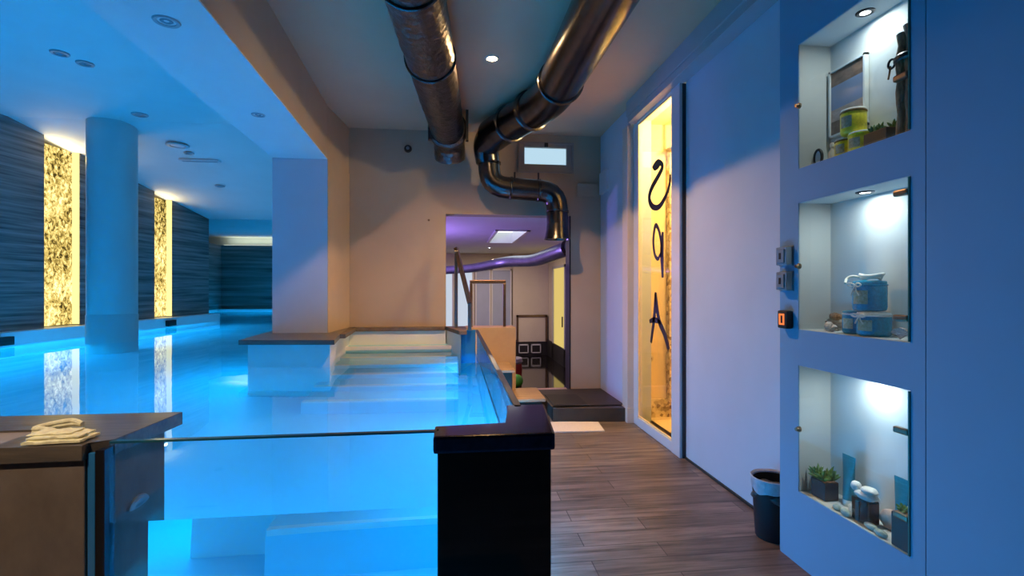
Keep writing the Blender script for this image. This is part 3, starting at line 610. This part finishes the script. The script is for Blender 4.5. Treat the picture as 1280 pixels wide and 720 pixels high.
for j, (dx, dy, h, r) in enumerate(((-.020, .014, .355, .016), (-.014, -.015, .375, .017), (.012, .006, .37, .016), (.008, -.028, .385, .015), (-.026, -.034, .36, .013))):
    b0 = Vector((1.545+dx, 1.522+dy, zf)); pp = [b0 + Vector((.003*math.sin(k*1.7+j), .003*math.cos(k*1.3+j), h*k/9)) for k in range(10)]
    MB().tube(pp, [r*(1+.16*math.sin(k*2.1+j)) for k in range(10)], 8).build('bark_strip', 'bark', t, smooth=True, angle=60)
MB().lathe([(.046, -.012), (.052, -.006), (.052, .006), (.046, .012)], (1.54, 1.515, zf+.265), 24, close=False, sx=.9).build('binding', 'dark_steel', t, smooth=True)
tm = MB(); tm.tube([(1.518+.0*k, 1.569+.014*math.cos(k*.5236), zf+.265+.016*math.sin(k*.5236)) for k in range(13)], .004, 8); tm.build('tie_ring', 'dark_steel', t, smooth=True)
MB().tube(spline([(1.50, 1.555, zf+.25), (1.497, 1.556, zf+.225), (1.496, 1.560, zf+.205)], 5), .003, 6).build('cord_end', 'rope', t)
t = thing('framed_print', 'pale framed print with brown and blue bands on the back of the top niche', 'picture', (1.61, 1.88, 1.9))
pm = MB(); ya, yb, za, zb = 1.782, 1.972, 1.845, 2.13
pm.box(1.606, 1.626, ya, ya+.008, za, zb).box(1.606, 1.626, yb-.008, yb, za, zb).box(1.606, 1.626, ya, yb, za, za+.008).box(1.606, 1.626, ya, yb, zb-.008, zb); pm.build('frame', 'white_lid', t)
def sheet(a, b, mat): MB().box(1.612, 1.62, ya+.008, yb-.008, a, b).build('print_band', mat, t)
M['print_brown'] = pbr('print_brown', (.22, .14, .10), .6, var=.3, scale=(30, 30, 60)); M['print_blue'] = pbr('print_blue', (.22, .27, .38), .6, var=.1); M['print_pink'] = pbr('print_pink', (.48, .34, .27), .6, var=.2, scale=(20, 20, 60))
sheet(2.06, 2.122, 'print_brown'); sheet(1.96, 2.06, 'print_blue'); sheet(1.91, 1.96, 'print_pink'); sheet(1.853, 1.91, 'print_brown')
t = thing('oval_hand_mirror', 'small dark rimmed oval mirror standing at the left of the top niche', 'mirror', (1.545, 1.955, zf))
mm = MB(); mm.tube([(1.545, 1.955+.022*math.cos(k*.2618), zf+.038+.034*math.sin(k*.2618)) for k in range(25)], .006, 8); mm.build('rim', 'black_matte', t, smooth=True)
MB().lathe([(.0005, -.001), (.02, -.001), (.02, .002)], (1.545, 1.955, zf+.038), 24, 'x', close=False, sx=1., sy=1.6).build('mirror_face', 'white_frame', t)
t = thing('dropper_bottle', 'slim clear glass bottle between the oval mirror and the yellow jars', 'bottle', (1.56, 1.895, zf))
MB().lathe([(.012, 0), (.013, .004), (.013, .045), (.006, .058), (.006, .07)], (1.56, 1.895, zf), 18).build('bottle_body', 'cream', t, smooth=True)
MB().lathe([(.008, .068), (.008, .082), (.005, .085)], (1.56, 1.895, zf), 16).build('cap', 'ribbon', t, smooth=True)

# niche 2: blue jars, shells
zf = NZ[1][0]+.003
jar('salt_jar', 'blue jar on top of the other blue jars, tied with white ribbon', (1.553, 1.70, zf+.092), .055, .115, 'blue_jar', 'blue_jar', 'blue jars in the middle niche', 'blue_jar', True)
jar('salt_jar', 'blue jar at the lower left, with a white bow', (1.55, 1.768, zf), .04, .090, 'blue_jar', 'white_lid', 'blue jars in the middle niche', 'blue_jar', False)
jar('salt_jar', 'blue jar at the lower right, widest of the blue jars', (1.545, 1.672, zf), .054, .090, 'blue_jar', 'white_lid', 'blue jars in the middle niche', 'white_lid', True)
def shell(label, x, y, z, s, rotz, grp=None):
    m = MB(); pts = []; R = []
    for k in range(26):
        a = k*.62; q = s*(1-k/27.)
        pts.append((x + math.cos(rotz)*(k/26.)*s*1.6 + .45*q*math.cos(a)*-math.sin(rotz), y + math.sin(rotz)*(k/26.)*s*1.6 + .45*q*math.cos(a)*math.cos(rotz), z + s*.62*(1-k/40.)*.9 + .40*q*math.sin(a)*.6))
        R.append(max(.001, q*.42))
    m.tube(pts, R, 10); lo = min(v.co.z for v in m.bm.verts)
    for v in m.bm.verts: v.co.z += z - lo; v.co.x = min(max(v.co.x, 1.487), 1.625); v.co.y = min(max(v.co.y, 1.464), 1.985)
    return tag(m.build('sea_shell', 'shell', smooth=True, loc=(x, y, z)), label, 'shell', grp)
shell('spiral shell at the back left of the middle niche', 1.585, 1.91, zf, .046, .9, 'shells in the middle niche')
shell('white grey spiral shell in front at the left of the middle niche', 1.515, 1.868, zf, .036, -1.2, 'shells in the middle niche')
shell('small shell beside the lower left blue jar', 1.525, 1.835, zf, .026, 2.2, 'shells in the middle niche')
tag(MB().blob((1.575, 1.892, zf+.058), (.018, .032, .015), 3, .2, 5).build('cone_shell', 'bark', smooth=True), 'dark brown oval shell lying on top of the left shells', 'shell', 'shells in the middle niche')
fm = MB()
for k in range(9):
    a = -1.0 + k*.25; fm.tube([(1.505, 1.523, zf+.004), (1.512, 1.523+.020*math.sin(a), zf+.012+.014*math.cos(a)), (1.508, 1.523+.040*math.sin(a), zf+.006+.036*math.cos(a))], [.002, .0045, .0052], 6)
tag(fm.build('scallop_shell', 'shell', smooth=True), 'ribbed fan shell at the right corner of the middle niche', 'shell', 'shells in the middle niche')
t = thing('rope_coil', 'white knotted rope lying on the topmost blue jar', 'rope', (1.55, 1.69, zf+.20))
m = MB()
for k in range(3):
    m.tube([(1.553+.026*math.cos(a*.5236+k), 1.692+(.03+.008*k)*math.sin(a*.5236+k), zf+.213+.006*k+.004*math.sin(a+k)) for a in range(13)], .0055, 8)
m.build('coil', 'ribbon', t, smooth=True)
MB().tube(spline([(1.55, 1.73, zf+.215), (1.53, 1.755, zf+.222), (1.515, 1.765, zf+.212), (1.50, 1.755, zf+.195)], 5), .005, 8).build('loose_end', 'ribbon', t, smooth=True)
for y, lab in ((1.80, 'clear glass bottle behind the lower left blue jar'), (1.50, 'clear glass bottle at the right edge of the middle niche')):
    t = thing('glass_bottle', lab, 'bottle', (1.60, y, zf), 'clear bottles in the middle niche')
    MB().lathe([(.016, 0), (.018, .004), (.018, .12), (.017, .13)], (1.60, y, zf), 20).build('bottle_body', 'white_frame', t, smooth=True)
    MB().lathe([(.019, .13), (.019, .152), (.016, .155)], (1.60, y, zf), 20).build('cap', 'white_lid', t, smooth=True)

# niche 3: plants, tubes, stacked stones, pebbles
zf = NZ[0][0]+.003
planter('bushy green plant in a dark cube pot at the left of the lowest niche', 1.54, 1.912, zf, .062, .08, .075, 46, 8, .06, 1.0)
planter('small green plant in a dark cube pot at the right of the lowest niche', 1.512, 1.505, zf, .05, .068, .115, 30, 5, .028, .8)
def tube_pack(label, x, y, z, s=1.):
    t = thing('cosmetic_tube', label, 'tube', (x, y, z), 'blue tubes in the lowest niche')
    MB().lathe([(.021*s, 0), (.022*s, .003), (.022*s, .022*s), (.02*s, .026*s)], (x, y, z), 24).build('cap', 'white_lid', t, smooth=True)
    m = MB(); n = 20; rings = []
    for k in range(9):
        q = k/8; h = (.026 + .175*q)*s; rx = (.022*(1-q) + .002*q)*s; ry = (.022 + .012*q)*s
        rings.append([m.bm.verts.new((x+rx*math.cos(a*2*math.pi/n), y+ry*math.sin(a*2*math.pi/n), z+h)) for a in range(n)])
    for a, b in zip(rings, rings[1:]):
        for k in range(n): m.bm.faces.new((a[k], a[(k+1) % n], b[(k+1) % n], b[k]))
    m.bm.faces.new(rings[0][::-1]); m.bm.faces.new(rings[-1]); m.build('tube_body', 'teal_tube', t, smooth=True)
    return t
tube_pack('blue tube standing beside the bushy plant in the lowest niche', 1.58, 1.83, zf)
tube_pack('blue tube standing behind the right plant in the lowest niche', 1.59, 1.60, zf, .98)
t = thing('stone_holder', 'black slotted holder under the stacked white stones in the lowest niche', 'holder', (1.535, 1.70, zf))
m = MB(); m.prism([(1.51, 1.662), (1.56, 1.662), (1.57, 1.70), (1.56, 1.738), (1.51, 1.738), (1.503, 1.70)], zf, zf+.085, bev=.006); m.build('block', 'black_gloss', t)
MB().box(1.4985, 1.506, 1.692, 1.708, zf+.006, zf+.08, bev=.003).build('front_slat', 'glass_edge', t)
for c, r, lab, sd in (((1.535, 1.693, zf+.100), (.032, .046, .017), 'broad flat white stone resting on the black holder', 1), ((1.53, 1.675, zf+.124), (.024, .030, .014), 'white stone on the right of the upper stacked stones', 2), ((1.528, 1.735, zf+.120), (.016, .019, .018), 'small round white stone on the left of the stacked stones', 3)):
    tag(MB().blob(c, r, 3, .15, sd).build('white_stone', 'white_stone', smooth=True), lab, 'stone', 'stacked white stones')
for c, r, lab, sd in (((1.503, 1.80, zf+.010), (.012, .019, .012), 'round green pebble nearest the blue tube', 4), ((1.496, 1.748, zf+.012), (.011, .024, .015), 'pale green pebble left of the black holder', 5), ((1.505, 1.64, zf+.010), (.014, .028, .011), 'green pebble at the right foot of the black holder', 6), ((1.498, 1.592, zf+.010), (.012, .027, .012), 'green pebble nearest the right plant', 7)):
    tag(MB().blob(c, r, 3, .15, sd).build('pebble', 'pebble', smooth=True), lab, 'pebble', 'green pebbles')
tag(MB().blob((1.575, 1.635, zf+.035), (.022, .035, .036), 3, .25, 9).build('salt_rock', 'pink_stone', smooth=True), 'pinkish rock behind the right plant in the lowest niche', 'rock')
tag(MB().blob((1.55, 1.775, zf+.014), (.016, .016, .015), 3, .4, 11).build('white_coral', 'white_stone', smooth=True), 'small white lump left of the black holder', 'stone', 'loose white lumps')

# ------------------------------------------------------------------ wall devices
for z, lab in ((1.298, 'upper grey wall switch beside the middle niche'), (1.187, 'lower grey wall switch beside the middle niche')):
    t = thing('wall_switch', lab, 'switch', (1.47, 2.055, z), 'grey wall switches')
    MB().box(1.474, XN+.001, 2.018, 2.112, z, z+.088, bev=.002).build('back_plate', 'device', t)
    MB().box(1.446, 1.475, 2.022, 2.094, z+.004, z+.084, bev=.004).build('housing', 'device', t)
    MB().box(1.441, 1.447, 2.034, 2.082, z+.014, z+.074, bev=.003).build('rocker', 'device', t)
    MB().box(1.4395, 1.4415, 2.052, 2.066, z+.030, z+.058, bev=.001).build('symbol', 'black_matte', t)
t = thing('thermostat', 'black wall thermostat with glowing orange digit', 'thermostat', (1.465, 2.055, 1.02))
MB().box(1.447, XN+.001, 2.022, 2.086, 1.02, 1.100, bev=.008).build('housing', 'black_matte', t)
m = MB(); y0, y1 = 2.037, 2.071
m.box(1.4445, 1.4475, y0, y1, 1.036, 1.044).box(1.4445, 1.4475, y0, y1, 1.078, 1.086).box(1.4445, 1.4475, y0, y0+.008, 1.036, 1.086).box(1.4445, 1.4475, y1-.008, y1, 1.036, 1.086); m.build('digit', 'orange', t)

# ------------------------------------------------------------------ bin, mat
bx, by = 1.532, 2.235
t = thing('waste_bin', 'black round waste bin with blue lit liner against the white wall', 'bin', (bx, by, 0))
MB().lathe([(.078, 0), (.081, .004), (.096, .27), (.098, .285), (.092, .285), (.089, .268), (.075, .012)], (bx, by, 0), 48).build('bucket', 'bin_black', t, smooth=True)
m = MB(); prof = [(.0965, .228), (.0985, .238), (.1015, .27), (.103, .288), (.100, .292), (.091, .284), (.086, .20), (.07, .08), (.001, .07)]
m.lathe(prof, (bx, by, 0), 64, close=False)
for v in m.bm.verts:
    a = math.atan2(v.co.y-by, v.co.x-bx); 
    if v.co.z < .232 and (Vector((v.co.x-bx, v.co.y-by)).length > .093): v.co.z += .008*math.sin(a*3+.5) + .004*math.sin(a*7)
m.build('liner', 'bag', t, smooth=True)
MB().blob((bx, by, .20), (.08, .08, .06), 4, .5, 2).build('rubbish', 'bag_dark', t, smooth=True)
tag(MB().prism([(.93, 4.335), (1.27, 4.295), (1.245, 4.017), (.80, 4.04), (.80, 4.335)], .001, .012, bev=.003).build('bath_mat', 'mat'), 'white bath mat on the plank floor in front of the dark step', 'mat')
tag(MB().prism([(.905, 4.47), (1.225, 4.42), (1.225, 4.90), (.905, 4.93)], .1205, .128, bev=.002).build('rubber_mat', 'black_matte'), 'black rubber mat on top of the dark step', 'mat')

# ------------------------------------------------------------------ room beyond the opening
struct(MB().box(-1.5, 2.3, 5.38, 11.2, -.5, -.3), 'floor_far_room', 'black_gloss', 'glossy dark floor of the room beyond the opening', 'floor')
struct(MB().box(-1.6, 2.3, 5.38, 6.55, 1.97, 2.1).box(-1.6, .56, 6.55, 8.3, 1.97, 2.1).box(.98, 2.3, 6.55, 8.3, 1.97, 2.1).box(-1.6, 2.3, 8.3, 11.2, 1.97, 2.1), 'ceiling_far_room', 'white_ceiling', 'purple lit ceiling of the room beyond the opening', 'ceiling')
struct(MB().box(1.30, 2.3, 11.0, 11.1, -.3, 2.0).box(-1.6, 1.3, 11.1, 11.2, -.3, 2.0).box(2.10, 2.2, 5.38, 9.15, -.3, 2.0).box(2.10, 2.2, 10.35, 11.1, -.3, 2.0).box(2.1, 2.2, 9.15, 10.35, 1.65, 2.0).box(-1.7, -1.55, 5.38, 11.2, -.3, 2.0), 'wall_far_room', 'cream', 'cream walls of the room beyond the opening', 'wall')
struct(MB().box(.9, 2.09, 10.95, 11.0, -.3, .04).box(2.06, 2.10, 5.4, 11.0, -.3, .04), 'baseboard_far_room', 'black_matte', 'dark band along the foot of the far room walls', 'baseboard')
w = tag(thing('window_2', 'bright skylight in the purple ceiling beyond the opening', 'window', (.77, 7.4, 1.97)), kind='structure')
MB().box(.54, .58, 6.53, 8.32, 1.955, 2.16).box(.96, 1.0, 6.53, 8.32, 1.955, 2.16).box(.54, 1.0, 6.53, 6.57, 1.955, 2.16).box(.54, 1.0, 8.28, 8.32, 1.955, 2.16).build('window_frame', 'white_lid', w)
MB().box(.58, .96, 6.57, 8.28, 2.13, 2.14).build('pane', 'skylight_pane', w)
d3 = tag(thing('door_2', 'yellow lit glass door on the right of the room beyond the opening', 'door', (2.1, 9.75, -.3)), kind='structure')
MB().box(2.06, 2.12, 9.15, 9.22, -.3, 1.65).box(2.06, 2.12, 10.28, 10.35, -.3, 1.65).box(2.06, 2.12, 9.15, 10.35, 1.60, 1.65).build('door_frame', 'grey_frame', d3)
MB().box(2.085, 2.095, 9.22, 10.28, -.28, 1.60).build('glass_pane', 'yellow_lit', d3)
MB().box(2.04, 2.06, 9.30, 9.33, .45, .65).build('handle', 'dark_steel', d3)
for i, (a, b, mt, lab) in enumerate(((-.25, -.02, 'curtain_white', 'bright white pane at the left of the room beyond the opening'), (.04, .42, 'curtain_white', 'second bright pane behind the sloping handrail'), (.46, .80, 'pale_blue_door', 'dusky blue door leaf left of the hoop rail post'), (.82, 1.27, 'pale_blue_door', 'pale blue door leaf behind the hoop rail'))):
    w = tag(thing('window_%d' % (3+i), lab, 'window' if i < 2 else 'door', ((a+b)/2, 11.05, -.3)), kind='structure')
    MB().box(a, a+.03, 11.02, 11.09, -.3, 1.62).box(b-.03, b, 11.02, 11.09, -.3, 1.62).box(a, b, 11.02, 11.09, 1.59, 1.62).build('window_frame', 'white_frame', w)
    MB().box(a+.03, b-.03, 11.05, 11.07, -.28, 1.59).build('pane', mt, w)
t = thing('wall_heater', 'pale framed panel heater on the cream wall beyond the opening', 'heater', (1.7, 10.95, -.05))
MB().box(1.40, 2.03, 10.94, 11.0, .0, .55, bev=.01).build('panel', 'cream', t)
MB().box(1.37, 2.06, 10.92, 10.97, .55, .60).box(1.37, 1.41, 10.92, 10.97, .0, .6).box(2.02, 2.06, 10.92, 10.97, .0, .6).build('frame', 'bronze', t)
for x, lab in ((1.42, 'white framed vent in the dark band, left one'), (1.70, 'white framed vent in the dark band, right one')):
    t = thing('floor_vent', lab, 'vent', (x, 10.9, -.25), 'white framed vents')
    MB().box(x, x+.22, 10.925, 10.95, -.08, -.05).box(x, x+.02, 10.925, 10.95, -.25, -.05).box(x+.2, x+.22, 10.925, 10.95, -.25, -.05).box(x, x+.22, 10.925, 10.95, -.25, -.23).build('frame', 'white_frame', t)
    MB().box(x+.02, x+.2, 10.935, 10.95, -.23, -.08).build('grille', 'black_matte', t)
t = thing('round_pouf', 'round red pouf with grey cushion beyond the beige stair wall', 'pouf', (.84, 7.9, -.3))
MB().lathe([(.2, 0), (.23, .03), (.24, .2), (.23, .3)], (.84, 7.9, -.3), 36).build('body', 'red', t, smooth=True)
MB().lathe([(.23, .3), (.25, .33), (.24, .38), (.12, .40), (.001, .40)], (.84, 7.9, -.3), 36, close=False).build('cushion', 'grey_cushion', t, smooth=True)
tag(MB().blob((.93, 7.42, -.2), (.1, .1, .1), 3, .02, 1).build('exercise_ball', 'green', smooth=True), 'green ball in front of the red pouf beyond the stair wall', 'ball')
t = thing('ceiling_lamp', 'tiny lit spot under the purple ceiling beyond the opening', 'lamp', (.66, 9.4, 1.97))
MB().lathe([(.03, 0), (.04, -.01), (.045, 0)], (.66, 9.4, 1.97), 20, close=False).build('ring', 'white_frame', t, smooth=True)
MB().lathe([(.001, -.012), (.03, -.004)], (.66, 9.4, 1.97), 20, close=False).build('bulb', 'lamp_cool', t, smooth=True)

# ------------------------------------------------------------------ lights
def area(name, loc, sx, sy, power, col, rot=(0, 0, 0)):
    l = bpy.data.lights.new(name, 'AREA'); l.shape = 'RECTANGLE'; l.size = sx; l.size_y = sy; l.energy = power; l.color = col
    o = bpy.data.objects.new(name, l); C.objects.link(o); o.location = loc; o.rotation_euler = rot; return o
def point(name, loc, power, col, r=.03):
    l = bpy.data.lights.new(name, 'POINT'); l.energy = power; l.color = col; l.shadow_soft_size = r
    o = bpy.data.objects.new(name, l); C.objects.link(o); o.location = loc; return o
def spot(name, loc, power, col, ang, blend=.4, r=.02, rot=(0, 0, 0)):
    l = bpy.data.lights.new(name, 'SPOT'); l.energy = power; l.color = col; l.spot_size = math.radians(ang); l.spot_blend = blend; l.shadow_soft_size = r
    o = bpy.data.objects.new(name, l); C.objects.link(o); o.location = loc; o.rotation_euler = rot; return o
BLUE = (.0, .41, 1.)
PK = .60
area('pool_light_ledge', (-4.45, 5.9, .50), .14, 7.6, 200*PK, BLUE, (0, 0, -math.radians(4)))
area('pool_light_front', (-2.9, 1.85, .50), 3.6, .14, 108*PK, BLUE)
area('pool_light_glass', (-.45, 1.60, .42), .7, .06, 10*PK, BLUE)
area('glass_glow_fill_front', (-.45, 1.375, .12), .8, .1, 20, BLUE, (math.radians(105), 0, math.radians(-112)))  # added blue fill for the niche wall, stands in for front glass glow
area('glass_glow_fill_side', (.25, 4.15, .06), .8, .08, 7, BLUE, (math.radians(112), 0, math.radians(-90)))  # added blue fill for the right wall, stands in for side glass glow
area('glass_glow_fill_side', (.25, 2.15, .06), .85, .08, 7, BLUE, (math.radians(112), 0, math.radians(-90)))  # nearer half of the added side fill, no fixture
area('pool_light_side', (.12, 3.1, .46), .08, 2.6, 60*PK, BLUE)
area('pool_light_pillar', (-1.75, 4.6, .50), .12, 1.1, 40*PK, BLUE)
area('pool_light_far', (-3.9, 14.2, .50), 4.4, .14, 110*PK, BLUE)
WARM = (1., .54, .22)
spot('corridor_lamp', (.265, 3.51, 2.812), 280, WARM, 156, 1., .022)
for (z0, z1) in NZ:
    spot('niche_lamp', (1.555, 1.722, z1-.012), 2.6, (.85, .96, 1.), 46, 1., .016)
    area('niche_lamp_diffuser', (1.555, 1.722, z1-.010), .04, .04, 1.1, (.85, .96, 1.))
area('panel_top_light', (WL(6.8)-.06, 6.8, 2.84), .05, .42, 4, (1., .78, .35), (0, math.radians(-105), math.radians(-4)))
area('panel_top_light', (WL(8.67)-.06, 8.67, 2.54), .05, .36, 2.5, (1., .78, .35), (0, math.radians(-105), math.radians(-4)))
area('cove_light', (-4.0, 14.68, 2.42), 4.6, .06, 7, (.85, .95, .70), (math.pi, 0, 0))
point('spa_room_lamp', (2.1, 3.7, 2.5), 95, (1., .68, .27), .08)
point('far_room_led', (-.9, 6.6, 1.3), 80, (.36, .22, 1.), .05)
area('far_room_lamp', (.66, 9.4, 1.955), .06, .06, 38, (1., .74, .48))
spot('entrance_lamp', (-1.45, .35, 2.33), 120, (1., .74, .50), 70, .6, .04, (math.radians(22), 0, 0))
w = bpy.data.worlds.new('world'); sc.world = w; w.use_nodes = True
bg = w.node_tree.nodes['Background']; bg.inputs[0].default_value = (.35, .45, .7, 1); bg.inputs[1].default_value = .02

# ------------------------------------------------------------------ camera
cam = bpy.data.cameras.new('camera'); cam.sensor_width = 36; cam.lens = 36*620/1280; cam.clip_start = .02
co = bpy.data.objects.new('camera', cam); C.objects.link(co); co.location = (0, 0, 1.2)
co.rotation_euler = (math.pi/2, 0, -math.atan(72/620)); sc.camera = co
sc.view_settings.view_transform = 'Standard'; sc.view_settings.look = 'None'; sc.view_settings.exposure = 0; sc.view_settings.gamma = 1
try: sc.view_settings.use_curve_mapping = False
except Exception: pass
sc.cycles.use_denoising = True
sc.cycles.max_bounces = 14; sc.cycles.transmission_bounces = 12; sc.cycles.diffuse_bounces = 6; sc.cycles.glossy_bounces = 6; sc.cycles.transparent_max_bounces = 16
sc.cycles.caustics_refractive = True; sc.cycles.caustics_reflective = False; sc.cycles.sample_clamp_indirect = 6
